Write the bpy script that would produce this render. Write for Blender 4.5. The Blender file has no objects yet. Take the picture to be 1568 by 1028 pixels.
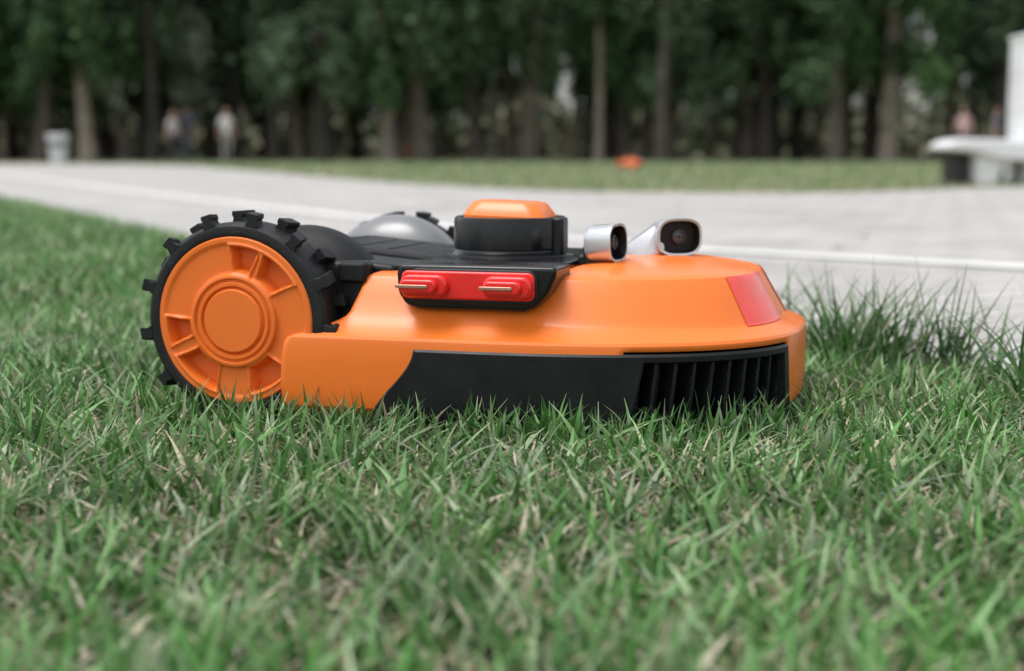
import bpy, bmesh, math, random
import numpy as np
from mathutils import Vector, Matrix
random.seed(7); rng=np.random.default_rng(11)
D=bpy.data; scene=bpy.context.scene; COL=scene.collection
rad=math.radians

# ---------------------------------------------------------------- materials
def newmat(name):
    m=D.materials.new(name); m.use_nodes=True
    nt=m.node_tree; nt.nodes.clear()
    out=nt.nodes.new('ShaderNodeOutputMaterial'); b=nt.nodes.new('ShaderNodeBsdfPrincipled')
    nt.links.new(b.outputs[0],out.inputs[0]); return m,nt,b,out
def mat(name,col,rough=.5,metal=0,coat=0,var=.12,scale=30,bump=0,bscale=300,spec=.5,col2=None,rvar=.08,dust=0):
    m,nt,b,out=newmat(name); N=nt.nodes; L=nt.links
    tc=N.new('ShaderNodeTexCoord'); no=N.new('ShaderNodeTexNoise'); no.inputs['Scale'].default_value=scale; no.inputs['Detail'].default_value=6
    L.new(tc.outputs['Object'],no.inputs['Vector'])
    r=N.new('ShaderNodeValToRGB'); r.color_ramp.elements[0].position=.3; r.color_ramp.elements[1].position=.7
    c2=col2 if col2 else tuple(min(1,c*(1+var)) for c in col)
    c1=col if col2 else tuple(c*(1-var) for c in col)
    r.color_ramp.elements[0].color=(*c1,1); r.color_ramp.elements[1].color=(*c2,1)
    L.new(no.outputs['Fac'],r.inputs[0]); last=r.outputs[0]
    if dust>0:
        n3=N.new('ShaderNodeTexNoise'); n3.inputs['Scale'].default_value=420; n3.inputs['Detail'].default_value=2; L.new(tc.outputs['Object'],n3.inputs['Vector'])
        r3=N.new('ShaderNodeValToRGB'); r3.color_ramp.elements[0].position=.68; r3.color_ramp.elements[0].color=(0,0,0,1); r3.color_ramp.elements[1].position=.76; r3.color_ramp.elements[1].color=(dust,dust,dust,1)
        L.new(n3.outputs['Fac'],r3.inputs[0]); mx=N.new('ShaderNodeMixRGB'); L.new(r3.outputs[0],mx.inputs[0]); L.new(last,mx.inputs[1]); mx.inputs[2].default_value=(.30,.27,.22,1); last=mx.outputs[0]
    L.new(last,b.inputs['Base Color'])
    mr=N.new('ShaderNodeMapRange'); mr.inputs[1].default_value=.3; mr.inputs[2].default_value=.7
    mr.inputs[3].default_value=max(0,rough-rvar); mr.inputs[4].default_value=min(1,rough+rvar)
    L.new(no.outputs['Fac'],mr.inputs[0]); L.new(mr.outputs[0],b.inputs['Roughness'])
    b.inputs['Metallic'].default_value=metal; b.inputs['Coat Weight'].default_value=coat; b.inputs['Coat Roughness'].default_value=.12
    b.inputs['Specular IOR Level'].default_value=spec
    if bump>0:
        n2=N.new('ShaderNodeTexNoise'); n2.inputs['Scale'].default_value=bscale; n2.inputs['Detail'].default_value=3
        L.new(tc.outputs['Object'],n2.inputs['Vector'])
        bp=N.new('ShaderNodeBump'); bp.inputs['Strength'].default_value=bump; bp.inputs['Distance'].default_value=.002
        L.new(n2.outputs['Fac'],bp.inputs['Height']); L.new(bp.outputs[0],b.inputs['Normal'])
    return m
M_or=mat('orange_plastic',(.80,.180,.024),.33,coat=.08,var=.03,scale=12,bump=.03,bscale=900,dust=.3,spec=.42)
M_orw=mat('orange_wheel_plastic',(.76,.160,.020),.42,var=.04,scale=15,bump=.05,bscale=900,dust=.4,spec=.4)
M_bk=mat('black_plastic',(.007,.008,.009),.40,var=.3,scale=25,bump=.08,bscale=1200,dust=.08,spec=.3)
M_bkg=mat('black_gloss_plastic',(.005,.006,.007),.24,coat=.0,var=.2,scale=20,rvar=.08,dust=.15,spec=.38)
M_bkt=mat('black_textured_plastic',(.008,.009,.010),.5,var=.3,scale=40,bump=.25,bscale=1500,dust=.1,spec=.25)
M_rub=mat('black_rubber',(.009,.010,.011),.55,var=.35,scale=50,bump=.2,bscale=700,dust=.3,spec=.3)
M_red=mat('red_plastic',(.70,.012,.010),.30,coat=.3,var=.05)
M_cor=mat('coral_reflector',(.76,.065,.045),.30,coat=.2,var=.06,scale=60)
M_sil=mat('silver_plastic',(.58,.60,.62),.30,metal=.75,var=.04,scale=20)
M_dome=mat('sky_sheen_fender',(.16,.165,.17),.32,coat=.25,var=.15,scale=15)  # black gloss fender; the sky's reflection is put into its grey colour
M_pin=mat('contact_metal',(.50,.32,.24),.35,metal=1,var=.1)
M_lens=mat('sensor_lens',(.06,.062,.066),.35,var=.2)

# ---------------------------------------------------------------- helpers
def link(o,parent=None):
    COL.objects.link(o)
    if parent: o.parent=parent
    return o
def mesh_obj(name,verts,faces,mat_,parent=None,smooth=True,angle=35,mats=None,mi=None):
    me=D.meshes.new(name); me.from_pydata([tuple(v) for v in verts],[],faces); me.update()
    for m in (mats or [mat_]): me.materials.append(m)
    if mi is not None: me.polygons.foreach_set('material_index',mi)
    bm=bmesh.new(); bm.from_mesh(me); bmesh.ops.recalc_face_normals(bm,faces=bm.faces); bm.to_mesh(me); bm.free()
    if smooth:
        me.polygons.foreach_set('use_smooth',[True]*len(me.polygons)); me.set_sharp_from_angle(angle=rad(angle))
    o=D.objects.new(name,me); return link(o,parent)
def bev(o,w,seg=3,ang=30):
    m=o.modifiers.new('bevel','BEVEL'); m.width=w; m.segments=seg; m.limit_method='ANGLE'; m.angle_limit=rad(ang); m.harden_normals=False; return o
def extrude_poly(name,pts,a,b,axis,mat_,parent=None,bevel=.002,seg=3,mats=None):
    n=len(pts); vs=[]
    for lv in (a,b):
        for p in pts:
            if axis=='y': vs.append((p[0],lv,p[1]))
            elif axis=='z': vs.append((p[0],p[1],lv))
            else: vs.append((lv,p[0],p[1]))
    fs=[tuple(range(n)),tuple(range(2*n-1,n-1,-1))]+[(i,(i+1)%n,n+(i+1)%n,n+i) for i in range(n)]
    o=mesh_obj(name,vs,fs,mat_,parent)
    if bevel>0: bev(o,bevel,seg)
    return o
def rrect(cx,cy,hx,hy,r,n=6):
    pts=[]
    for (sx,sy,a0) in ((1,1,0),(-1,1,90),(-1,-1,180),(1,-1,270)):
        for i in range(n+1):
            a=rad(a0+90*i/n); pts.append((cx+sx*(hx-r)+r*math.cos(a),cy+sy*(hy-r)+r*math.sin(a)))
    # order must follow a closed loop
    out=[]
    for q in range(4):
        a0=90*q; sx=1 if q in(0,3) else -1; sy=1 if q in(0,1) else -1
        for i in range(n+1):
            a=rad(a0+90*i/n); out.append((cx+sx*(hx-r)+r*math.cos(a),cy+sy*(hy-r)+r*math.sin(a)))
    return out
def lathe(name,prof,axis,center,mat_,parent=None,n=96,angle=35):
    vs=[];fs=[]
    for (r,h) in prof:
        for i in range(n):
            a=2*math.pi*i/n; c,s=r*math.cos(a),r*math.sin(a)
            vs.append((center[0]+c,center[1]+s,center[2]+h) if axis=='z' else (center[0]+c,center[1]+h,center[2]+s))
    for k in range(len(prof)-1):
        for i in range(n):
            j=(i+1)%n; fs.append((k*n+i,k*n+j,(k+1)*n+j,(k+1)*n+i))
    o=mesh_obj(name,vs,fs,mat_,parent,angle=angle)
    bm=bmesh.new(); bm.from_mesh(o.data); bmesh.ops.remove_doubles(bm,verts=bm.verts,dist=1e-6); bmesh.ops.recalc_face_normals(bm,faces=bm.faces); bm.to_mesh(o.data); bm.free()
    return o
def box(name,c,s,mat_,parent=None,bevel=.002):
    hx,hy,hz=s[0]/2,s[1]/2,s[2]/2
    vs=[Vector((x,y,z))+Vector(c) for x in(-hx,hx) for y in(-hy,hy) for z in(-hz,hz)]
    o=mesh_obj(name,vs,[(0,1,3,2),(4,6,7,5),(0,4,5,1),(2,3,7,6),(0,2,6,4),(1,5,7,3)],mat_,parent)
    if bevel>0: bev(o,bevel)
    return o
def sst(a,b,x):
    t=min(1,max(0,(x-a)/(b-a))); return t*t*(3-2*t)

# ---------------------------------------------------------------- robot mower
XS,AL,BW,EX=.20,.28,.20,2/2.6
def outl(s,ins,xr):
    if s<.15: 
        u=s/.15; return (xr+(XS-xr)*u,-(BW-ins))
    if s>.85:
        u=(1-s)/.15; return (xr+(XS-xr)*u,(BW-ins))
    t=math.pi/2*(1-(s-.15)/.35)
    c,sn=math.cos(t),math.sin(t)
    return (XS+(AL-ins)*abs(c)**EX, -(BW-ins)*math.copysign(abs(sn)**EX,sn))
def s_of_t(tdeg): return .15+.35*(1-tdeg/90)
PROF=[(.008,.014,.047),(.002,.024,.045),(0,.045,.045),(0,.065,.046),(0,.0795,.049),(.0006,.0840,.052),(.0020,.0864,.058),(.0045,.0878,.066),
      (.0180,.0958,.094),(.0205,.0985,.099),(.0235,.1035,.102),(.032,.1175,.106),(.0405,.1320,.110),(.0430,.1352,.112),(.0475,.1374,.115),(.060,.1400,.118),(.085,.1438,.12),(.12,.1465,.12)]
def surf(v,s,off=0):
    v=min(len(PROF)-1.0001,max(0,v)); k=int(v); f=v-k
    p=[PROF[k][i]*(1-f)+PROF[k+1][i]*f for i in range(3)]
    x,y=outl(s,p[0]-off,p[2]); z=p[1]
    if v>7:
        w=max(0,1-abs(v-8.7)/3.2); z+=.0035*w*(1-sst(.1,.42,x))-.003*w*sst(.3,.47,x)
    if v>14: 
        z0=.1385
        if z>z0: z-=(z-z0)*(1-sst(.265,.31,x))
    return (x,y,z)
def build_mower():
    root=D.objects.new('robot_lawn_mower',None); COL.objects.link(root)
    NS=200; vs=[];fs=[];mi=[]
    for k in range(len(PROF)):
        for i in range(NS+1): vs.append(surf(k,i/NS))
    W=NS+1
    sa,sb=s_of_t(64),s_of_t(17)
    for k in range(len(PROF)-1):
        for i in range(NS):
            sm_=(i+.5)/NS
            if k<4 and (sa<sm_<sb or sa<1-sm_<sb): continue
            fs.append((k*W+i,k*W+i+1,(k+1)*W+i+1,(k+1)*W+i)); mi.append(0)
    K=(len(PROF)-1)*W
    for i in range(NS//2):
        j=NS-i
        f=(K+i,K+i+1,K+j-1,K+j) if i+1<j-1 else (K+i,K+i+1,K+j)
        fs.append(f); mi.append(0)
    o=mesh_obj('body_shell',vs,fs,None,root,mats=[M_or],mi=mi,angle=20)
    sm=o.modifiers.new('sol','SOLIDIFY'); sm.thickness=.003; sm.offset=-1
    for side in (1,-1):
        n=520;m=30; vs=[];fs=[]
        s0,s1=.15*(.128-.045)/(.155),s_of_t(14)
        P=[outl(s0+(s1-s0)*i/n,0,.045) for i in range(n+1)]
        al=[0]
        for i in range(n): al.append(al[-1]+math.dist(P[i],P[i+1]))
        tot=al[-1]
        def near(v): 
            return min(range(n+1),key=lambda i:abs(P[i][0]-v[0])+abs(P[i][1]-v[1]))
        va=al[near(outl(s_of_t(62),0,.045))]; vb=tot-.012
        for j in range(m+1):
            h=j/m; z=.011+h*(.0775-.011)
            for i in range(n+1):
                la=.040*sst(0,1,h); a=al[i]/tot
                aa=la+(a)*(tot-la-.008*h)
                k=min(n-1,max(0,int(np.searchsorted(al,aa))-1)); f=(aa-al[k])/(al[k+1]-al[k])
                s=s0+(s1-s0)*(k+f)/n
                off=.0016; 
                e=min(aa-la,tot-.008*h-aa,(.0775-z))
                off-=.0018*(1-sst(0,.0022,e))
                vl=va-.006+.014*(h); vr=vb-.006*h
                if vl<aa<vr and z<.071:
                    d=min(aa-vl,vr-aa,.071-z)
                    dep=.0060*sst(0,.0015,d)
                    ph=((aa-vl-.004)+.006*h)%.0172
                    if aa-vl>.004 and vr-aa>.003 and z<.0675:
                        dep+=.019*sst(.0,.0010,ph)*(1-sst(.0128,.0138,ph))*sst(0,.002,.0675-z)
                    off-=dep
                x,y=outl(s,-off,.045)
                vs.append((x,y*side,z))
        for j in range(m):
            for i in range(n): fs.append((j*(n+1)+i,j*(n+1)+i+1,(j+1)*(n+1)+i+1,(j+1)*(n+1)+i))
        o=mesh_obj('bumper_vent_panel',vs,fs,M_bk,root,angle=30)
    vs=[surf(0,i/60) for i in range(61)]; vs=[(x*.99+.003,y*.97,.022) for x,y,z in vs]
    o=mesh_obj('underbody',vs,[tuple(range(61))],M_bk,root,smooth=False)
    for side in (1,-1):
        vs=[];fs=[];n=24;m=16
        for j in range(m+1):
            v=8.3+(13.0-8.3)*j/m
            for i in range(n+1):
                t=27-21*i/n-2.5*j/m*(i/n)
                x,y,z=surf(v,s_of_t(t),.0007); vs.append((x,y*side,z+.0004))
        for j in range(m):
            for i in range(n): fs.append((j*(n+1)+i,j*(n+1)+i+1,(j+1)*(n+1)+i+1,(j+1)*(n+1)+i))
        mesh_obj('reflector_panel',vs,fs,M_cor,root)
    prof=[(-.085,.05),(-.092,.095),(-.075,.135),(-.035,.152),(.03,.154),(.075,.1485),(.13,.1435),(.13,.04),(-.05,.035)]
    extrude_poly('chassis',prof,-.140,.140,'y',M_bk,root,.005)
    extrude_poly('rear_deck',[(-.06,.09),(-.03,.154),(.03,.1575),(.15,.1460),(.15,.09)],-.07,.07,'y',M_bkt,root,.004)
    box('deck_edge',(.2,0,.1410),(.15,.27,.006),M_bk,root,.002)
    for k in range(3): box('deck_rib',(.03+.03*k,0,.157-.0028*k),(.004,.10,.003),M_bk,root,.001)
    box('side_cover',(.082,-.150,.119),(.060,.02,.058),M_bk,root,.006)
    box('side_cover_far',(.082,.150,.119),(.060,.02,.058),M_bk,root,.006)
    box('side_cover_step',(.098,-.158,.138),(.026,.012,.018),M_bkt,root,.003)
    for sy in (-1,1):
        vs=[];fs=[];n=48;m=16;c=(.036,sy*.118,.100);R=(.080,.044,.0775)
        for j in range(m+1):
            ph=math.pi/2*j/m
            for i in range(n):
                a=2*math.pi*i/n; e=.85
                cc=math.copysign(abs(math.cos(a))**e,math.cos(a)); ss=math.copysign(abs(math.sin(a))**e,math.sin(a))
                vs.append((c[0]+R[0]*math.cos(ph)*cc,c[1]+R[1]*math.cos(ph)*ss,c[2]+R[2]*math.sin(ph)))
        for j in range(m):
            for i in range(n): fs.append((j*n+i,j*n+(i+1)%n,(j+1)*n+(i+1)%n,(j+1)*n+i))
        mesh_obj('wheel_fender',vs,fs,M_dome if sy>0 else M_bkt,root)  # far fender gets the painted sky reflection, near one stays black
        build_wheel(root,sy)
    extrude_poly('turret_base',rrect(.2125,-.035,.066,.135,.05,10),.1385,.1462,'z',M_bkg,root,.003)
    c=(.197,0,0)
    lathe('turret',[(.0635,.1450),(.0625,.1472),(.0572,.1485),(.0552,.1500),(.0545,.1515),(.0536,.1520),(.0545,.1525),(.0545,.1780),(.0535,.1815),(.052,.1825),(.050,.1822),(.0495,.178),(.0,.178)],'z',c,M_bkg,root,angle=25)
    box('turret_hinge',(.2495,-.012,.164),(.012,.022,.037),M_bk,root,.003)
    levels=[(.0405,.034,.176),(.0405,.034,.1835),(.0385,.032,.1875),(.0335,.027,.1950),(.0315,.025,.1965),(.028,.0215,.1972)]
    vs=[];fs=[]
    for hx,hy,z in levels:
        for p in rrect(.197,0,hx,hy,.014,7): vs.append((p[0],p[1],z-(p[0]-.197)*.035))
    n=len(vs)//len(levels)
    for k in range(len(levels)-1):
        for i in range(n): fs.append((k*n+i,k*n+(i+1)%n,(k+1)*n+(i+1)%n,(k+1)*n+i))
    fs.append(tuple(range((len(levels)-1)*n,len(levels)*n)))
    mesh_obj('knob_lid',vs,fs,M_or,root,angle=20)
    bz=[(.150,.1485),(.290,.1485),(.289,.140),(.283,.126),(.272,.114),(.262,.1100),(.168,.1100),(.156,.1135),(.149,.124),(.148,.140)]
    o=extrude_poly('charging_bezel',bz,-.184,-.13,'y',M_bkg,root,.0035,4)
    extrude_poly('bezel_rim',rrect(.2170,.1305,.0575,.0150,.009),-.1868,-.178,'y',M_bk,root,.0018)
    extrude_poly('red_plate',rrect(.2130,.1315,.0590,.0120,.006),-.1892,-.180,'y',M_red,root,.0018)
    for cx in (.176,.2500):
        zc=.1310
        extrude_poly('contact_housing',rrect(cx,zc,.0215,.0095,.0092,8),-.1965,-.186,'y',M_red,root,.0025,4)
        extrude_poly('contact_boss',rrect(cx-.003,zc,.0165,.0058,.0055,8),-.2015,-.194,'y',M_red,root,.002,4)
        extrude_poly('contact_pin',rrect(cx-.008,zc,.0145,.0015,.0013,4),-.2030,-.2000,'y',M_pin,root,.0005)
    def sensor(cen,nrm,ln,name,lens,sc=1):
        nrm=Vector(nrm).normalized(); up=Vector((0,0,1)); rt=up.cross(nrm).normalized(); up=nrm.cross(rt)
        cen=Vector(cen)
        def ring(hw,hh,d,n=48):
            out=[]
            for i in range(n):
                a=2*math.pi*i/n; e=2/3.0
                cx=math.copysign(abs(math.cos(a))**e,math.cos(a))*hw*sc; cy=math.copysign(abs(math.sin(a))**e,math.sin(a))*hh*sc
                out.append(cen+rt*cx+up*cy+nrm*d)
            return out
        segs=[(.012,.010,-ln-.003),(.0178,.0140,-ln),(.0198,.0156,-ln+.004),(.0207,.0163,-.004),(.0212,.0168,-.001),(.0208,.0164,.0003),(.0188,.0144,0),(.0180,.0136,-.003),(.0174,.0130,-.010)]
        vs=[];fs=[];mi=[];n=48
        for s_ in segs: vs+=ring(*s_)
        for k in range(len(segs)-1):
            for i in range(n): fs.append((k*n+i,k*n+(i+1)%n,(k+1)*n+(i+1)%n,(k+1)*n+i)); mi.append(0 if k<6 else 1)
        fs.append(tuple(range(n))); mi.append(0)
        fs.append(tuple(range((len(segs)-1)*n,len(segs)*n))); mi.append(1)
        o=mesh_obj(name,vs,fs,None,root,mats=[M_sil,M_bk],mi=mi)
        for dx in lens:
            vs=[];fs=[]
            for r,dd in ((.0070,-.0098),(.0068,-.0065),(.0058,-.006),(.0050,-.0080),(.001,-.0070)):
                for i in range(24):
                    a=2*math.pi*i/24; vs.append(cen+rt*(dx+r*math.cos(a))+up*(r*math.sin(a))+nrm*dd)
            for k in range(4):
                for i in range(24): fs.append((k*24+i,k*24+(i+1)%24,(k+1)*24+(i+1)%24,(k+1)*24+i))
            mesh_obj(name+'_lens',vs,fs,M_lens,root)
        return ring(.018,.0145,-ln+.001),ring(.0192,.0150,-.0135)
    def hull(name,pts,m):
        bm=bmesh.new()
        for p in pts: bm.verts.new(p)
        r=bmesh.ops.convex_hull(bm,input=bm.verts)
        bmesh.ops.delete(bm,geom=[g for g in r['geom_interior'] if isinstance(g,bmesh.types.BMVert)],context='VERTS')
        me=D.meshes.new(name); bm.to_mesh(me); bm.free(); me.materials.append(m)
        me.polygons.foreach_set('use_smooth',[True]*len(me.polygons)); me.set_sharp_from_angle(angle=rad(40))
        return link(D.objects.new(name,me),root)
    sensor((.318,-.066,.1625),(.985,-.17,.03),.026,'obstacle_sensor',(.0075,-.0075),1.05)
    box('sensor_post',(.297,-.058,.150),(.022,.030,.022),M_bk,root,.003)
    r1,r2=sensor((.3600,.018,.1635),(.52,-.85,.0),.028,'obstacle_sensor_far',(.002,),1.08)
    hull('sensor_arm',r1+r2+[Vector((x,y,z)) for x in(.292,.326) for y in (.006,.035) for z in (.138,.144)],M_sil)
    box('sensor_bridge',(.290,-.01,.146),(.022,.11,.010),M_bk,root,.003)
    return root
def build_wheel(root,sy):
    cz=.096; yo=sy*.196
    objs=[]
    prof=[(.070,-.002),(.0752,0),(.0775,.0005),(.083,-.0005),(.0862,-.004),(.0868,-.008),(.0868,-.038),(.0855,-.042),(.081,-.044),(.05,-.044),(0,-.042)]
    objs.append(lathe('tyre',[(r,sy*h) for r,h in prof],'y',(0,yo,cz),M_rub,root,angle=30))
    n=300;R=.0757
    rs=[0]+[i/56 for i in range(1,57)]
    pockets=[(80,11),(47,15),(190,10),(232,19),(302,17)]
    def adiff(a,b): return (a-b+180)%360-180
    def H(r,th):
        h=0
        h+=.0016*sst(.885,.905,r)*(1-sst(.97,1,r))-.003*sst(.97,1,r)
        h+=.0048*(1-sst(.53,.56,r))
        h-=.0024*sst(.455,.465,r)*(1-sst(.485,.495,r))
        h-=.0030*sst(.37,.38,r)*(1-sst(.40,.41,r))
        h+=.0008*(1-sst(.36,.38,r))
        for c,w in pockets:
            d=abs(adiff(th,c)); ww=w*(.75+.35*(r-.5)/.4)
            ed=min((ww-d)*math.pi/180*r, r-.58, .865-r)
            h-=.0120*sst(0,.035,ed)
            h+=.0020*sst(-.045,-.03,ed)*(1-sst(-.01,.0,ed))
        return h
    vs=[];fs=[]
    for r in rs:
        for i in range(n):
            th=360*i/n; a=rad(th); h=H(r,th)
            vs.append((r*R*math.cos(a),yo+sy*(h-.0005),cz+r*R*math.sin(a)))
    for k in range(len(rs)-1):
        for i in range(n): fs.append((k*n+i,k*n+(i+1)%n,(k+1)*n+(i+1)%n,(k+1)*n+i))
    objs.append(mesh_obj('hub_cap',vs,fs,M_orw,root,angle=40))
    vs=[];fs=[]
    for row,(ya,yb,ph) in enumerate(((.001,.0195,24),(.0235,.043,24+14))):
        for k in range(13):
            a=rad(ph+k*360/13)
            er=Vector((math.cos(a),0,math.sin(a))); et=Vector((-math.sin(a),0,math.cos(a)))
            b=len(vs)
            for yy,sk in ((ya,-.0015 if row==0 else .0015),(yb,.0015 if row==0 else -.0015)):
                for rr,w in ((.084,.0062),(.0900,.0042),(.0925,.0056),(.0960,.0052)):
                    for sg in (-1,1):
                        p=er*rr+et*(sg*w+sk); vs.append((p.x,yo-sy*yy,cz+p.z))
            def idx(s_,l,g): return b+s_*8+l*2+g
            for l in range(3):
                fs.append((idx(0,l,0),idx(0,l,1),idx(0,l+1,1),idx(0,l+1,0)))
                fs.append((idx(1,l,0),idx(1,l+1,0),idx(1,l+1,1),idx(1,l,1)))
                for g in (0,1): fs.append((idx(0,l,g),idx(1,l,g),idx(1,l+1,g),idx(0,l+1,g)))
            fs.append((idx(0,3,0),idx(0,3,1),idx(1,3,1),idx(1,3,0)))
    o=mesh_obj('tyre_cleats',vs,fs,M_rub,root,smooth=False); bev(o,.0006,2,25); objs.append(o)
    if sy>0:
        for o in objs:
            for v in o.data.vertices: v.co.x=v.co.x*.93+.026; v.co.z*=.93
mower=build_mower()
OX,OY,YAW=-.191,1.437,rad(-16)
mower.location=(OX,OY,0); mower.rotation_euler=(0,0,YAW)
m2=D.objects.new('robot_lawn_mower.001',None); COL.objects.link(m2)
for ch in list(mower.children):
    c=D.objects.new(ch.name.split('.')[0],ch.data); COL.objects.link(c); c.parent=m2
    for md in ch.modifiers:
        if md.type=='SOLIDIFY':
            q=c.modifiers.new('sol','SOLIDIFY'); q.thickness=md.thickness; q.offset=-1
m2.location=(2.0,24.5,0); m2.rotation_euler=(0,0,rad(-88))

# ---------------------------------------------------------------- ground
def sheet(name,pts,z,m):
    me=D.meshes.new(name); me.from_pydata([(x,y,z) for x,y in pts],[],[tuple(range(len(pts)))]); me.update(); me.materials.append(m)
    if me.polygons[0].normal.z<0: me.flip_normals()
    return link(D.objects.new(name,me))
def ground_mat(name,cols,scales,bump=.3):
    m,nt,b,out=newmat(name); N=nt.nodes;L=nt.links
    tc=N.new('ShaderNodeTexCoord'); prev=None
    for i,(sc) in enumerate(scales):
        no=N.new('ShaderNodeTexNoise'); no.inputs['Scale'].default_value=sc; no.inputs['Detail'].default_value=8; no.inputs['Roughness'].default_value=.65
        L.new(tc.outputs['Object'],no.inputs['Vector'])
        r=N.new('ShaderNodeValToRGB'); r.color_ramp.elements[0].position=.4; r.color_ramp.elements[1].position=.6
        r.color_ramp.elements[0].color=(*cols[i][0],1); r.color_ramp.elements[1].color=(*cols[i][1],1)
        L.new(no.outputs['Fac'],r.inputs[0])
        if prev is None: prev=r.outputs[0]
        else:
            mx=N.new('ShaderNodeMixRGB'); mx.inputs[0].default_value=.5; L.new(prev,mx.inputs[1]); L.new(r.outputs[0],mx.inputs[2]); prev=mx.outputs[0]
        last=no
    L.new(prev,b.inputs['Base Color']); b.inputs['Roughness'].default_value=.95; b.inputs['Specular IOR Level'].default_value=.15
    bp=N.new('ShaderNodeBump'); bp.inputs['Strength'].default_value=bump; bp.inputs['Distance'].default_value=.01
    L.new(last.outputs['Fac'],bp.inputs['Height']); L.new(bp.outputs[0],b.inputs['Normal'])
    return m
M_gr=ground_mat('lawn_soil',[((.13,.145,.06),(.21,.205,.10)),((.09,.10,.045),(.23,.21,.12))],[.6,60])
S=700
sheet('ground',[(-S,-S),(S,-S),(S,S),(-S,S)],0,M_gr)
M_ff=ground_mat('forest_floor_soil',[((.045,.05,.027),(.09,.075,.052)),((.035,.042,.022),(.12,.10,.065))],[.4,8])
sheet('forest_floor',[(-90,43),(-30,44),(-12,43),(0,42),(15,41),(40,42),(90,43),(90,105),(-90,105)],.006,M_ff)
m,nt,b,out=newmat('paving'); N=nt.nodes;L=nt.links
tc=N.new('ShaderNodeTexCoord'); mp=N.new('ShaderNodeMapping'); mp.inputs['Rotation'].default_value=(0,0,rad(-28)); L.new(tc.outputs['Object'],mp.inputs[0])
br=N.new('ShaderNodeTexBrick'); br.inputs['Scale'].default_value=1; br.inputs['Brick Width'].default_value=.2; br.inputs['Row Height'].default_value=.1; br.inputs['Mortar Size'].default_value=.006
br.inputs['Color1'].default_value=(.39,.38,.372,1); br.inputs['Color2'].default_value=(.48,.465,.452,1); br.inputs['Mortar'].default_value=(.24,.23,.21,1); br.inputs['Mortar Smooth'].default_value=.3
L.new(mp.outputs[0],br.inputs['Vector'])
no=N.new('ShaderNodeTexNoise'); no.inputs['Scale'].default_value=1.3; no.inputs['Detail'].default_value=9; no.inputs['Roughness'].default_value=.7; L.new(tc.outputs['Object'],no.inputs['Vector'])
r=N.new('ShaderNodeValToRGB'); r.color_ramp.elements[0].position=.35; r.color_ramp.elements[0].color=(.74,.735,.73,1); r.color_ramp.elements[1].position=.65; r.color_ramp.elements[1].color=(1.0,.995,.98,1)
L.new(no.outputs['Fac'],r.inputs[0]); mx=N.new('ShaderNodeMixRGB'); mx.blend_type='MULTIPLY'; mx.inputs[0].default_value=1
L.new(br.outputs[0],mx.inputs[1]); L.new(r.outputs[0],mx.inputs[2]); L.new(mx.outputs[0],b.inputs['Base Color']); b.inputs['Roughness'].default_value=.85
bp=N.new('ShaderNodeBump'); bp.inputs['Strength'].default_value=.4; bp.inputs['Distance'].default_value=.003; L.new(br.outputs['Fac'],bp.inputs['Height']); bp.invert=True; L.new(bp.outputs[0],b.inputs['Normal'])
M_pav=m
EDG=[(3.4,-3.0),(1.85,-.5),(.54,1.45),(.38,1.72),(-.90,3.8),(-2.45,6.9),(-6.2,14.5),(-13,26)]
sheet('pavement',EDG+[(-30,38),(-45,46),(-28,42),(-16,37),(-8.6,32.5),(-6.1,27.7),(-2.95,18),(-.74,11.2),(0,9.7),(.56,9.0),(1.5,8.75),(2.2,9.0),(2.7,9.5),(3.9,10.7),(8,14),(20,22),(60,34),(60,-3.0)],.004,M_pav)
M_wl=mat('white_line_paint',(.62,.62,.60),.7,var=.15,scale=9)
ln=[(-16,36),(-7.6,20.5),(-2.7,9.7),(-1.6,7.4),(-.54,5.28),(-.05,4.35),(.46,3.55),(1.08,2.98),(1.9,2.5),(4,1.6)]
L1=[];L2=[]
for i,p in enumerate(ln):
    a=Vector(ln[max(0,i-1)]);c=Vector(ln[min(len(ln)-1,i+1)]);t=(c-a).normalized();nn=Vector((-t.y,t.x))*.06
    L1.append(tuple(Vector(p)+nn));L2.append(tuple(Vector(p)-nn))
sheet('painted_line',L1+L2[::-1],.008,M_wl)
EY=np.array([e[1] for e in EDG]);EXx=np.array([e[0] for e in EDG])
vs=[];fs=[]
for i in range(90):
    y=random.uniform(1.6,9); x=random.uniform(-.2,.42)*y+ (0.3 if y<3 else 0); 
    if x<np.interp(y,EY,EXx)+.05: continue
    a=random.uniform(0,6.28); l=random.uniform(.008,.022); w_=l*random.uniform(.12,.5); b_=len(vs); ca,sa_=math.cos(a),math.sin(a)
    for u,v_,z in((-l,0,.013),(0,w_,.011),(l,0,.018),(0,-w_,.011)): vs.append((x+u*ca-v_*sa_,y+u*sa_+v_*ca,z))
    fs.append((b_,b_+1,b_+2,b_+3))
mesh_obj('fallen_leaves',vs,fs,mat('dry_leaf',(.14,.10,.06),.8,var=.5,scale=3),smooth=False)

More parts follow.
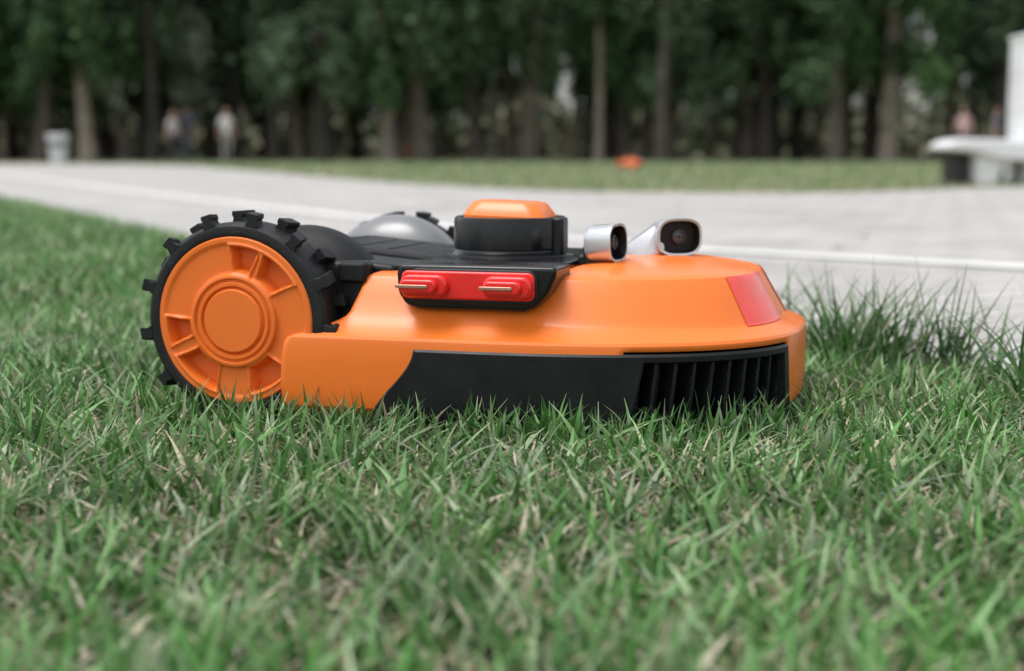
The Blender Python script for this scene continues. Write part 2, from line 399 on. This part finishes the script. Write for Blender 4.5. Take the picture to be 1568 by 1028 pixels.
# ---------------------------------------------------------------- grass
def edge_dist(X,Y): return (X-np.interp(Y,EY,EXx))*.86
def fnoise(X,Y,f,ph=0):
    return (np.sin(X*f+1.3+ph+1.7*np.sin(Y*f*.7+ph))*np.sin(Y*f*1.1+.4+ph+1.3*np.sin(X*f*.8))+.5*np.sin(X*f*2.3+ph*2+Y*f*1.9))/1.5
class Blades:
    def __init__(s): s.v=[];s.f=[];s.c=[];s.n=0
    def add(s,X,Y,h,w,lean,K,cols,z0=0,curl=.65,pf=.22):
        n=len(X); az=rng.uniform(0,2*np.pi,n); fz=az+rng.uniform(-1.3,1.3,n)+np.pi/2
        b1=lean*rng.uniform(.2,1,n); b2=curl*lean*rng.uniform(0,1.1,n)
        V=np.zeros((n,K+1,2,3),np.float32); tint=np.zeros((n,K+1,2,4),np.float32)
        pale=(rng.uniform(0,1,n)<pf)[:,None]
        for k in range(K+1):
            t=k/K; hor=h*(b1*t+b2*t*t); zz=h*(t*(1-.12*b1)-.28*np.minimum(b2,1.4)*t*t*t)
            cx=X+np.cos(az)*hor; cy=Y+np.sin(az)*hor
            ww=w*.5*(1-t**2.2)*(0.75+.5*np.sin(np.pi*min(1,t+.15)))+.00012
            tw=fz+t*.7
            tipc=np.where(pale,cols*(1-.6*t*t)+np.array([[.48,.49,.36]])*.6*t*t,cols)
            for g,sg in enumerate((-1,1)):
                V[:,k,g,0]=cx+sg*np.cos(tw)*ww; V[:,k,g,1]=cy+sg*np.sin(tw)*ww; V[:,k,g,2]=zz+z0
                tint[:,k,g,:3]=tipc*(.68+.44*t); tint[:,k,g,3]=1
        base=(np.arange(n)*(K+1)*2)[:,None,None]+s.n
        q=np.array([[2*k,2*k+1,2*k+3,2*k+2] for k in range(K)])[None]
        s.f.append((base+q).reshape(-1,4)); s.v.append(V.reshape(-1,3)); s.c.append(tint.reshape(-1,4)); s.n+=n*(K+1)*2
    def build(s,name,m):
        v=np.concatenate(s.v);f=np.concatenate(s.f).astype(np.int32);c=np.concatenate(s.c)
        me=D.meshes.new(name); me.vertices.add(len(v)); me.vertices.foreach_set('co',v.ravel())
        me.loops.add(f.size); me.loops.foreach_set('vertex_index',f.ravel())
        me.polygons.add(len(f)); me.polygons.foreach_set('loop_start',np.arange(0,f.size,4,dtype=np.int32))
        me.update(); a=me.color_attributes.new('bcol','FLOAT_COLOR','POINT'); a.data.foreach_set('color',c.ravel().astype(np.float32))
        me.polygons.foreach_set('use_smooth',np.ones(len(f),bool)); me.materials.append(m); me.validate()
        return link(D.objects.new(name,me))
PAL=np.array([(.068,.190,.042),(.098,.255,.058),(.145,.310,.085),(.045,.130,.032),(.22,.36,.15),(.34,.43,.25),(.52,.47,.34),(.38,.33,.20)])
def pick(n,X,Y,dry=.07):
    p=np.array([.24,.26,.17,.15,.09,.05,dry*.6,dry*.4]); p/=p.sum()
    i=rng.choice(len(PAL),n,p=p); c=PAL[i]*rng.uniform(.7,1.2,(n,1))*(1+.20*fnoise(X,Y,9))[:,None]
    return c,i>=6
def inside_mower(X,Y):
    dx,dy=X-OX,Y-OY; c,s=math.cos(YAW),math.sin(YAW)
    x=c*dx+s*dy; y=-s*dx+c*dy
    u=np.clip((x-XS)/(AL-.006),0,1); w=(BW-.008)*(1-u**2.6)**(1/2.6)
    return ((x>.045)&(x<XS+AL-.006)&(np.abs(y)<w))|((x>-.055)&(x<.06)&(np.abs(y)<.192))|((x>-.09)&(x<.06)&(np.abs(y)<.13))
G=Blades()
def zone(x0,x1,y0,y1,dens,h0,w0,K,lean=.75,dry=.07,fil=None):
    n=int((x1-x0)*(y1-y0)*dens); X=rng.uniform(x0,x1,n);Y=rng.uniform(y0,y1,n)
    keep=rng.uniform(0,1,n)<(.70+.50*fnoise(X,Y,38,2))
    keep&=fil(X,Y); X,Y=X[keep],Y[keep]; n=len(X)
    cols,isdry=pick(n,X,Y,dry)
    h=h0*rng.uniform(.45,1.3,n)*(1+.25*fnoise(X,Y,14,1)); w=w0*rng.uniform(.5,1.4,n)
    h=np.where(rng.uniform(0,1,n)<.02,h*1.4,h)
    ln_=np.full(n,lean)*rng.uniform(.25,1.7,n); h=np.where(isdry,h*.75,h); ln_=np.where(isdry,ln_*1.9,ln_)
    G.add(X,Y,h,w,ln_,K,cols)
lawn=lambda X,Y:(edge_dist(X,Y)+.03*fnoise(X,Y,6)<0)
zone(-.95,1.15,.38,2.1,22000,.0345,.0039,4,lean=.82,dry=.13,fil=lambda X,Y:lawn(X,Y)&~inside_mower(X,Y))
zone(-3,-.95,.0,2.1,6000,.038,.005,3,dry=.13,fil=lawn)
zone(-4.5,1.0,2.1,5.0,8000,.037,.0055,3,dry=.17,fil=lambda X,Y:lawn(X,Y)&(X>-Y*.55-.4))
zone(-8,.0,5.0,11,2400,.042,.010,2,dry=.22,fil=lambda X,Y:lawn(X,Y)&(X>-Y*.55-.4))
n=26000; X=rng.uniform(-1,1.2,n);Y=rng.uniform(.4,2.1,n); k=lawn(X,Y)&~inside_mower(X,Y); X,Y=X[k],Y[k]; n=len(X)
G.add(X,Y,rng.uniform(.014,.028,n),rng.uniform(.0015,.0036,n),rng.uniform(1.0,2.4,n),3,np.array([(.52,.47,.34)])*rng.uniform(.4,1.1,(n,1)))
tx=[];ty=[]
for i in range(64):
    yy=random.uniform(.95,1.88); xx=np.interp(yy,EY,EXx)-abs(random.gauss(0,.065))+.015
    if xx<.33: continue
    k=random.randint(8,38); tx+=list(xx+rng.normal(0,.017,k)); ty+=list(yy+rng.normal(0,.017,k))
X=np.array(tx);Y=np.array(ty); k=~inside_mower(X,Y); X,Y=X[k],Y[k]; n=len(X); c,_=pick(n,X,Y,.05)
G.add(X,Y,rng.uniform(.045,.145,n)*rng.uniform(.75,1,n),rng.uniform(.0020,.0036,n),rng.uniform(.25,1.05,n),7,c*.66,curl=1.1,pf=.1)
n=5000; s=rng.uniform(2,9,n); off=np.abs(rng.normal(0,.10,n)); Y=s; X=np.interp(Y,EY,EXx)-off
c,_=pick(n,X,Y,.1); G.add(X,Y,rng.uniform(.035,.065,n),rng.uniform(.003,.006,n),rng.uniform(.3,1.0,n),3,c)
n=380; lx=rng.uniform(-.08,.47,n); u=np.clip((lx-XS)/AL,0,.995); ww_=BW*(1-u**2.6)**(1/2.6)
ly=-(ww_+np.abs(rng.normal(.004,.018,n))); cY,sY=math.cos(YAW),math.sin(YAW)
X=OX+cY*lx-sY*ly; Y=OY+sY*lx+cY*ly; c,_=pick(n,X,Y,.05)
G.add(X,Y,rng.uniform(.028,.050,n),rng.uniform(.0022,.0042,n),rng.uniform(.2,.8,n),5,c)
m,nt,b,out=newmat('grass_blade'); N=nt.nodes;L=nt.links
at=N.new('ShaderNodeAttribute'); at.attribute_name='bcol'
L.new(at.outputs['Color'],b.inputs['Base Color']); b.inputs['Roughness'].default_value=.38; b.inputs['Specular IOR Level'].default_value=.5
tr=N.new('ShaderNodeBsdfTranslucent'); hs=N.new('ShaderNodeHueSaturation'); hs.inputs['Value'].default_value=1.2; L.new(at.outputs['Color'],hs.inputs['Color']); L.new(hs.outputs[0],tr.inputs[0])
mx=N.new('ShaderNodeMixShader'); mx.inputs[0].default_value=.22; L.new(b.outputs[0],mx.inputs[1]); L.new(tr.outputs[0],mx.inputs[2]); L.new(mx.outputs[0],out.inputs[0])
M_grass=m
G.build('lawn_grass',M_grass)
G=Blades()
def farlawn(X,Y):
    fx=np.array([-16,-8.6,-6.1,-2.95,-.74,0,.56,1.5,2.2,2.7,3.9,8,20]); fy=np.array([37,32.5,27.7,18,11.2,9.7,9.0,8.75,9.0,9.5,10.7,14,22])
    return Y>np.interp(X,fx,fy)+.05
zone(-3,6,8.7,16,500,.032,.011,2,dry=1.0,fil=farlawn)
zone(-11,14,16,43,70,.05,.03,2,dry=1.0,fil=farlawn)
G.build('far_lawn_grass',M_grass)

# ---------------------------------------------------------------- trees
m,nt,b,out=newmat('bark'); N=nt.nodes;L=nt.links
tc=N.new('ShaderNodeTexCoord'); mp=N.new('ShaderNodeMapping'); mp.inputs['Scale'].default_value=(6,6,1.2); L.new(tc.outputs['Object'],mp.inputs[0])
no=N.new('ShaderNodeTexNoise'); no.inputs['Scale'].default_value=3; no.inputs['Detail'].default_value=8; L.new(mp.outputs[0],no.inputs['Vector'])
r=N.new('ShaderNodeValToRGB'); r.color_ramp.elements[0].position=.35; r.color_ramp.elements[0].color=(.045,.038,.031,1); r.color_ramp.elements[1].position=.7; r.color_ramp.elements[1].color=(.16,.14,.11,1)
oi=N.new('ShaderNodeObjectInfo'); mr=N.new('ShaderNodeMapRange'); mr.inputs[3].default_value=.4; mr.inputs[4].default_value=3.0
pw=N.new('ShaderNodeMath'); pw.operation='POWER'; pw.inputs[1].default_value=2.2; L.new(oi.outputs['Random'],pw.inputs[0]); L.new(pw.outputs[0],mr.inputs[0])
vm=N.new('ShaderNodeVectorMath'); vm.operation='SCALE'; L.new(no.outputs['Fac'],r.inputs[0]); L.new(r.outputs[0],vm.inputs[0]); L.new(mr.outputs[0],vm.inputs['Scale']); L.new(vm.outputs[0],b.inputs['Base Color']); b.inputs['Roughness'].default_value=.9
M_bark=m
m,nt,b,out=newmat('tree_leaves'); N=nt.nodes;L=nt.links
at=N.new('ShaderNodeAttribute'); at.attribute_name='bcol'; oi=N.new('ShaderNodeObjectInfo')
hs=N.new('ShaderNodeHueSaturation'); mr=N.new('ShaderNodeMapRange'); mr.inputs[3].default_value=.7; mr.inputs[4].default_value=1.15; L.new(oi.outputs['Random'],mr.inputs[0]); L.new(mr.outputs[0],hs.inputs['Saturation'])
L.new(at.outputs['Color'],hs.inputs['Color']); L.new(hs.outputs[0],b.inputs['Base Color']); b.inputs['Roughness'].default_value=.6; b.inputs['Specular IOR Level'].default_value=.25
M_leaf=m
def tree_mesh(name,H,r0,crown_lo,crown_r,nclump,nleaf,colA,colB,seed):
    R=np.random.default_rng(seed); vs=[];fs=[];nv=0
    def tube(pts,rads,n=8):
        nonlocal nv
        V=[];F=[]
        for k,(p,rr) in enumerate(zip(pts,rads)):
            for i in range(n):
                a=2*math.pi*i/n; V.append((p[0]+rr*math.cos(a),p[1]+rr*math.sin(a),p[2]))
        for k in range(len(pts)-1):
            for i in range(n): F.append((nv+k*n+i,nv+k*n+(i+1)%n,nv+(k+1)*n+(i+1)%n,nv+(k+1)*n+i))
        vs.extend(V);fs.extend(F);nv+=len(V)
    ph=R.uniform(0,6,2); K=12
    tr=[np.array([.3*math.sin(ph[0]+k/K*3)*k/K*2,.3*math.sin(ph[1]+k/K*2.6)*k/K*2,H*.92*k/K]) for k in range(K+1)]
    tube(tr,[r0*(1.35 if k==0 else 1)*(1-.85*k/K)+.02 for k in range(K+1)],10)
    cl=[]
    for i in range(26):
        t=R.uniform(.14,.95); k=int(t*K); p=tr[k]+(tr[min(K,k+1)]-tr[k])*(t*K-k)
        a=R.uniform(0,2*math.pi); ln_=crown_r*R.uniform(.5,1.05)*(1-.5*t); up=R.uniform(.1,.9)
        pts=[];q=p.copy();d=np.array([math.cos(a),math.sin(a),up]);d/=np.linalg.norm(d)
        for j in range(5): pts.append(q.copy()); q=q+d*ln_/4; d=d+R.normal(0,.12,3)+np.array([0,0,-.10]); d/=np.linalg.norm(d)
        rr=r0*.30*(1-t*.6)
        if p[2]>crown_lo*.55: 
            tube(pts,[rr*(1-.2*j) for j in range(5)],5); cl.append(pts[-1]);cl.append(pts[-2]);cl.append(pts[-1]-np.array([0,0,.5]))
    for i in range(nclump):
        z=crown_lo+(H-crown_lo)*R.uniform(0,1)**1.3; u=(z-crown_lo)/(H-crown_lo); rr=crown_r*(math.sin(math.pi*min(1,.22+.78*u))**.6)*R.uniform(.3,1)
        a=R.uniform(0,2*math.pi); cl.append(np.array([rr*math.cos(a),rr*math.sin(a),z]))
    cl=np.array(cl); n=nleaf; ci=R.integers(0,len(cl),n); sz=R.uniform(.2,.5,len(cl))
    C=cl[ci]+R.normal(0,1,(n,3))*sz[ci][:,None]*np.array([.65,.65,1.15])
    C[:,2]=np.maximum(C[:,2],crown_lo*.6+R.uniform(0,1.2,n))
    a=R.normal(0,1,(n,3));a/=np.linalg.norm(a,axis=1)[:,None]; bb=np.cross(a,R.normal(0,1,(n,3)));bb/=np.linalg.norm(bb,axis=1)[:,None]
    L_=R.uniform(.08,.17,n)[:,None];W_=L_*.55
    Q=np.stack([C-a*L_,C+bb*W_,C+a*L_,C-bb*W_],1).reshape(-1,3)
    t=R.uniform(0,1,len(cl))[ci]*.75+R.uniform(0,1,n)*.25
    lc=np.array(colA)[None]*(1-t[:,None])+np.array(colB)[None]*t[:,None]
    V=np.concatenate([np.array(vs),Q]); F=np.concatenate([np.array(fs),(np.arange(n*4).reshape(-1,4)+nv)])
    me=D.meshes.new(name); me.vertices.add(len(V)); me.vertices.foreach_set('co',V.astype(np.float32).ravel())
    me.loops.add(F.size); me.loops.foreach_set('vertex_index',F.astype(np.int32).ravel()); me.polygons.add(len(F)); me.polygons.foreach_set('loop_start',np.arange(0,F.size,4,dtype=np.int32)); me.update()
    at=me.color_attributes.new('bcol','FLOAT_COLOR','POINT'); cc=np.ones((len(V),4),np.float32)*.1; cc[nv:,:3]=np.repeat(lc,4,0); cc[:,3]=1; at.data.foreach_set('color',cc.ravel())
    me.materials.append(M_bark);me.materials.append(M_leaf); mi=np.zeros(len(F),np.int32); mi[len(fs):]=1; me.polygons.foreach_set('material_index',mi)
    sm=np.zeros(len(F),bool); sm[:len(fs)]=True; me.polygons.foreach_set('use_smooth',sm); me.validate(); return me
TM=[tree_mesh('tree_a',13,.24,2.8,2.3,32,9000,(.024,.056,.021),(.078,.150,.052),1),
    tree_mesh('tree_b',14,.20,3.6,1.9,26,7500,(.019,.053,.019),(.056,.128,.044),2),
    tree_mesh('tree_c',12,.26,2.2,2.6,36,10000,(.026,.060,.024),(.088,.150,.064),3),
    tree_mesh('tree_d',15,.15,4.2,1.6,20,4500,(.027,.060,.024),(.068,.124,.050),4),
    tree_mesh('tree_e',11,.22,1.7,3.0,46,12500,(.13,.17,.11),(.33,.39,.27),5),
    tree_mesh('tree_f',14,.10,5.2,1.2,10,1800,(.027,.060,.024),(.068,.124,.050),6)]
forest=D.objects.new('distant_trees',None); COL.objects.link(forest)
def put(mi,x,y,s=1):
    o=D.objects.new('tree',TM[mi]); COL.objects.link(o); o.parent=forest; o.location=(x,y,0); o.rotation_euler=(0,0,random.uniform(0,6.28)); o.scale=(s,s,s*random.uniform(.9,1.1))
rows=[(46,1.9,22),(49.5,1.6,24),(54,1.7,27),(60,2.1,30)]
for ri,(y,st,hw) in enumerate(rows):
    x=-hw-2
    while x<hw+2:
        xx=x+random.uniform(-.6,.6); yy=y+random.uniform(-1.5,1.5)
        f=xx/yy
        if ri<2 and f<-.25: k=random.choice([4,4,4,2,1])
        elif ri==0: k=random.choice([0,1,2,3,5])
        elif ri==1: k=random.choice([0,1,3,2,5,3])
        else: k=random.choice([0,3,1,5,1])
        if ri<3 and -.245<f<-.20 and k in(2,4): k=3
        put(k,xx,yy,random.uniform(.8,1.1)); x+=st*random.uniform(.4,1.6)
R=np.random.default_rng(9); n=42000; nc=240
cx=R.uniform(-62,62,nc); ci=R.integers(0,nc,n); hh=R.uniform(1.8,5.5,nc)
C=np.stack([cx[ci]+R.normal(0,.8,n),82+R.normal(0,1.5,n),np.abs(R.normal(0,.55,n))*hh[ci]],1)
a=R.normal(0,1,(n,3));a/=np.linalg.norm(a,axis=1)[:,None]; bb=np.cross(a,R.normal(0,1,(n,3)));bb/=np.linalg.norm(bb,axis=1)[:,None]
Q=np.stack([C-a*.34,C+bb*.22,C+a*.34,C-bb*.22],1).reshape(-1,3)
me=D.meshes.new('hedge'); me.vertices.add(4*n); me.vertices.foreach_set('co',Q.astype(np.float32).ravel()); me.loops.add(4*n); me.loops.foreach_set('vertex_index',np.arange(4*n,dtype=np.int32)); me.polygons.add(n); me.polygons.foreach_set('loop_start',np.arange(0,4*n,4,dtype=np.int32)); me.update()
lc=(np.array([[.05,.07,.035]])+R.uniform(0,1,(nc,1))**2.5*np.array([[.28,.25,.19]]))[ci]
at=me.color_attributes.new('bcol','FLOAT_COLOR','POINT'); cc=np.ones((4*n,4),np.float32); cc[:,:3]=np.repeat(lc,4,0); at.data.foreach_set('color',cc.ravel()); me.materials.append(M_leaf); me.validate()
link(D.objects.new('distant_hedge',me))

# ---------------------------------------------------------------- distant building
M_bw=mat('building_plaster',(.55,.53,.49),.85,var=.08,scale=.5); M_win=mat('window_glass',(.06,.07,.08),.15,var=.2,scale=1); M_fr=mat('window_frame',(.7,.7,.68),.6)
bld=D.objects.new('apartment_building',None); COL.objects.link(bld); bld.location=(-24,96,0)
box('walls',(0,6,6.5),(26,12,13),M_bw,bld,0); box('roof',(0,6,13.2),(27,13,.4),M_fr,bld,0)
vs=[];fs=[];vf=[];ff=[]
def qd(V,F,x0,x1,z0,z1,y):
    b_=len(V); V.extend([(x0,y,z0),(x1,y,z0),(x1,y,z1),(x0,y,z1)]); F.append((b_,b_+1,b_+2,b_+3))
for fl in range(4):
    for k in range(9):
        x=-11.5+k*2.7; z=1+fl*3.1; qd(vf,ff,x-.1,x+1.4,z-.1,z+1.6,-.03); qd(vs,fs,x,x+.6,z,z+1.5,-.06); qd(vs,fs,x+.7,x+1.3,z,z+1.5,-.06)
mesh_obj('windows',vs,fs,M_win,bld,smooth=False); mesh_obj('window_frames',vf,ff,M_fr,bld,smooth=False)

# ---------------------------------------------------------------- street furniture
M_wh=mat('white_painted_concrete',(.66,.67,.68),.5,var=.05,scale=3)
M_dk=mat('dark_metal',(.03,.03,.032),.5)
bench=D.objects.new('park_bench',None); COL.objects.link(bench); bench.location=(3.38,11.4,0)
prof=[(0.0,.275),(.01,.315),(.06,.345),(.14,.362),(.5,.352),(.9,.335),(1.3,.345),(1.3,.20),(.75,.185),(.50,.19),(.36,.215),(.27,.25),(.10,.262)]
extrude_poly('seat',prof,-.25,.25,'y',M_wh,bench,.03,4)
extrude_poly('leg',[(.27,0),(.42,0),(.48,.22),(.26,.25)],-.2,.2,'y',M_wh,bench,.015)
extrude_poly('leg_2',[(1.0,0),(1.15,0),(1.15,.22),(1.0,.22)],-.2,.2,'y',M_wh,bench,.015)
box('shade_block',(.17,.1,.13),(.14,.25,.24),M_dk,bench,.02)  # dark block added as the shade in the hollow under the seat
box('shade_block_2',(.50,.12,.11),(.10,.2,.18),M_dk,bench,.02)  # another added block, the dark gap between leg and pillar
box('foot_plate',(.16,.05,.01),(.26,.36,.02),M_dk,bench,.004)
pil=D.objects.new('white_pillar',None); COL.objects.link(pil); pil.location=(4.38,11.6,0)
extrude_poly('shaft',rrect(0,0,.33,.2,.05),.03,1.15,'z',M_wh,pil,.03); extrude_poly('base',rrect(0,0,.35,.22,.05),0,.05,'z',M_wh,pil,.008)
extrude_poly('cap',rrect(0,0,.34,.21,.05),1.145,1.185,'z',M_wh,pil,.01)
for k in range(3): extrude_poly('joint_band',rrect(0,0,.333,.203,.05),.3+k*.28,.306+k*.28,'z',M_bw,pil,0)
M_bin=mat('bin_grey',(.50,.52,.52),.5,var=.06)
bn=D.objects.new('litter_bin',None); COL.objects.link(bn); bn.location=(-10.5,33.2,0)
lathe('body',[(.17,0),(.18,.03),(.235,.60),(.25,.62),(.25,.68),(.22,.70),(.20,.66),(.0,.64)],'z',(0,0,0),M_bin,bn,n=32)
lathe('band',[(.225,.42),(.228,.42),(.236,.50),(.228,.50)],'z',(0,0,0),M_dk,bn,n=32)
M_ob=mat('orange_fabric',(.36,.10,.04),.8)
bp_=D.objects.new('orange_backpack',None); COL.objects.link(bp_); bp_.location=(-3.2,46,.02); bp_.scale=(1.1,)*3
extrude_poly('bag',rrect(0,.24,.22,.24,.12),-.12,.12,'y',M_ob,bp_,.04); extrude_poly('pocket',rrect(0,.15,.15,.11,.05),-.18,-.11,'y',M_ob,bp_,.02)
extrude_poly('handle',rrect(0,.49,.05,.03,.02),-.02,.02,'y',M_dk,bp_,.005)

# ---------------------------------------------------------------- people
M_skin=mat('skin',(.46,.28,.20),.55); M_hair=mat('hair',(.03,.02,.015),.6)
def person(x,y,head,shirt,pants,bag=None,stride=.12,h=1.72):
    ms=mat('shirt',shirt,.85,scale=8); mpn=mat('trousers',pants,.85,scale=8)
    V=[];E=[];Rr=[]
    def a(p,r,par=None):
        V.append(p);Rr.append(r)
        if par is not None: E.append((par,len(V)-1))
        return len(V)-1
    pel=a((0,0,.95),.145); w=a((0,0,1.10),.130,pel); ch=a((0,-.01,1.30),.155,w); nk0=a((0,0,1.44),.085,ch); nk=a((0,-.01,1.50),.055,nk0); hd=a((0,-.02,1.56),.06,nk)
    for s in (-1,1):
        hp=a((s*.09,0,.88),.105,pel); kn=a((s*.10,-.5*s*stride-.02,.50),.065,hp); an=a((s*.10,s*stride,.09),.042,kn); a((s*.11,s*stride-.16,.035),.035,an)
        sh=a((s*.17,0,1.40),.065,ch); el=a((s*.235,s*.04,1.13),.045,sh); wr=a((s*.25,-s*.05-.06,.90),.030,el); pm=a((s*.25,-s*.05-.08,.83),.028,wr)
        for f in range(4):
            q=a((s*.25,-s*.05-.105+f*.018,.77),.009,pm); a((s*.245,-s*.05-.11+f*.018,.735-.01*(f%2)),.007,q)
        q=a((s*.24,-s*.05-.12,.81),.010,pm); a((s*.235,-s*.05-.14,.775),.008,q)
    me=D.meshes.new('pbase'); me.from_pydata(V,E,[]); o=D.objects.new('tmp',me); COL.objects.link(o)
    md=o.modifiers.new('s','SKIN'); sv=me.skin_vertices[0].data
    for i,r in enumerate(Rr): sv[i].radius=(r,r*.82)
    sv[0].use_root=True; sb=o.modifiers.new('ss','SUBSURF'); sb.levels=2; sb.render_levels=2
    dg=bpy.context.evaluated_depsgraph_get(); me2=D.meshes.new_from_object(o.evaluated_get(dg)); D.objects.remove(o)
    for mm in (ms,mpn,M_skin,M_dk): me2.materials.append(mm)
    for p in me2.polygons:
        c=p.center; i=0
        if c.z<.97 and abs(c.x)<.2: i=1
        if c.z<.07: i=3
        if abs(c.x)>.2 and c.z<1.17: i=2
        if c.z>1.47: i=2
        p.material_index=i; p.use_smooth=True
    ob=D.objects.new('person',me2); COL.objects.link(ob)
    vs=[];fs=[];mi=[];n=24;m=18
    for j in range(m+1):
        ph=math.pi*j/m-math.pi/2
        for i in range(n):
            t=2*math.pi*i/n; zz=math.sin(ph); r=math.cos(ph)*(1-.16*max(0,-zz))
            X=.075*r*math.cos(t); Y=.095*r*math.sin(t); Z=.118*zz
            if math.sin(t)<-.9 and -.35<zz<.05: Y-=.018*(1-abs(zz+.15)*4 if abs(zz+.15)<.25 else 0)
            if abs(math.cos(t))>.95 and abs(zz)<.25: X*=1.12
            vs.append((X,Y-.02,1.625+Z))
    for j in range(m):
        for i in range(n):
            fs.append((j*n+i,j*n+(i+1)%n,(j+1)*n+(i+1)%n,(j+1)*n+i)); t=2*math.pi*(i+.5)/n; zz=math.sin(math.pi*(j+.5)/m-math.pi/2)
            mi.append(1 if (zz>.55 or (math.sin(t)>-.1 and zz>-.35)) else 0)
    mesh_obj('head',vs,fs,None,ob,mats=[M_skin,M_hair],mi=mi)
    for s in(-1,1): lathe('eye',[(0,-.003),(.009,-.002),(.011,0),(.009,.002),(0,.003)],'y',(s*.03,-.108,1.64),M_dk,ob,n=12)
    if bag: extrude_poly('backpack',rrect(0,1.24,.16,.22,.09),.10,.26,'y',mat('bag',bag,.8),ob,.04)
    ob.location=(x,y,0); ob.rotation_euler=(0,0,head); ob.scale=(h/1.74,)*3
    return ob
person(-9.40,41.5,rad(165),(.07,.10,.18),(.05,.06,.08),(.02,.02,.03),h=1.62)
person(-9.95,42.2,rad(40),(.45,.42,.42),(.05,.05,.06),h=1.50)
person(-8.45,42.5,rad(20),(.58,.58,.57),(.30,.29,.28),h=1.60)
person(13.2,42,rad(-30),(.52,.34,.34),(.1,.1,.12),h=1.6)
person(14.15,42,rad(60),(.10,.11,.16),(.06,.06,.08),h=1.6)

# ---------------------------------------------------------------- light, world, camera
SD=Vector((-.38,-.16,1.15)).normalized()
sun=D.lights.new('sun','SUN'); sun.energy=1.7; sun.angle=rad(28); sun.color=(1,.975,.94)
so=link(D.objects.new('sun',sun)); so.rotation_euler=SD.to_track_quat('Z','Y').to_euler(); so.location=(0,0,20)
w=D.worlds.new('World'); scene.world=w; w.use_nodes=True; nt=w.node_tree; N=nt.nodes;L=nt.links
bg=N['Background']; sk=N.new('ShaderNodeTexSky'); sk.sky_type='NISHITA'; sk.sun_disc=False; sk.sun_elevation=math.asin(SD.z); sk.sun_rotation=math.atan2(SD.x,SD.y); sk.dust_density=3
hs=N.new('ShaderNodeHueSaturation'); hs.inputs['Saturation'].default_value=.20; hs.inputs['Value'].default_value=1.75; L.new(sk.outputs[0],hs.inputs['Color']); L.new(hs.outputs[0],bg.inputs['Color']); bg.inputs['Strength'].default_value=.15
cam=D.cameras.new('camera'); co=link(D.objects.new('camera',cam)); scene.camera=co
co.location=(0,0,.242); co.rotation_euler=(rad(90-7.27),0,0); cam.lens=50; cam.sensor_width=36; cam.clip_start=.02; cam.clip_end=2000
cam.dof.use_dof=True; cam.dof.focus_distance=1.18; cam.dof.aperture_fstop=4.2; cam.dof.aperture_blades=9
scene.view_settings.view_transform='Standard'; scene.view_settings.look='None'; scene.view_settings.exposure=0
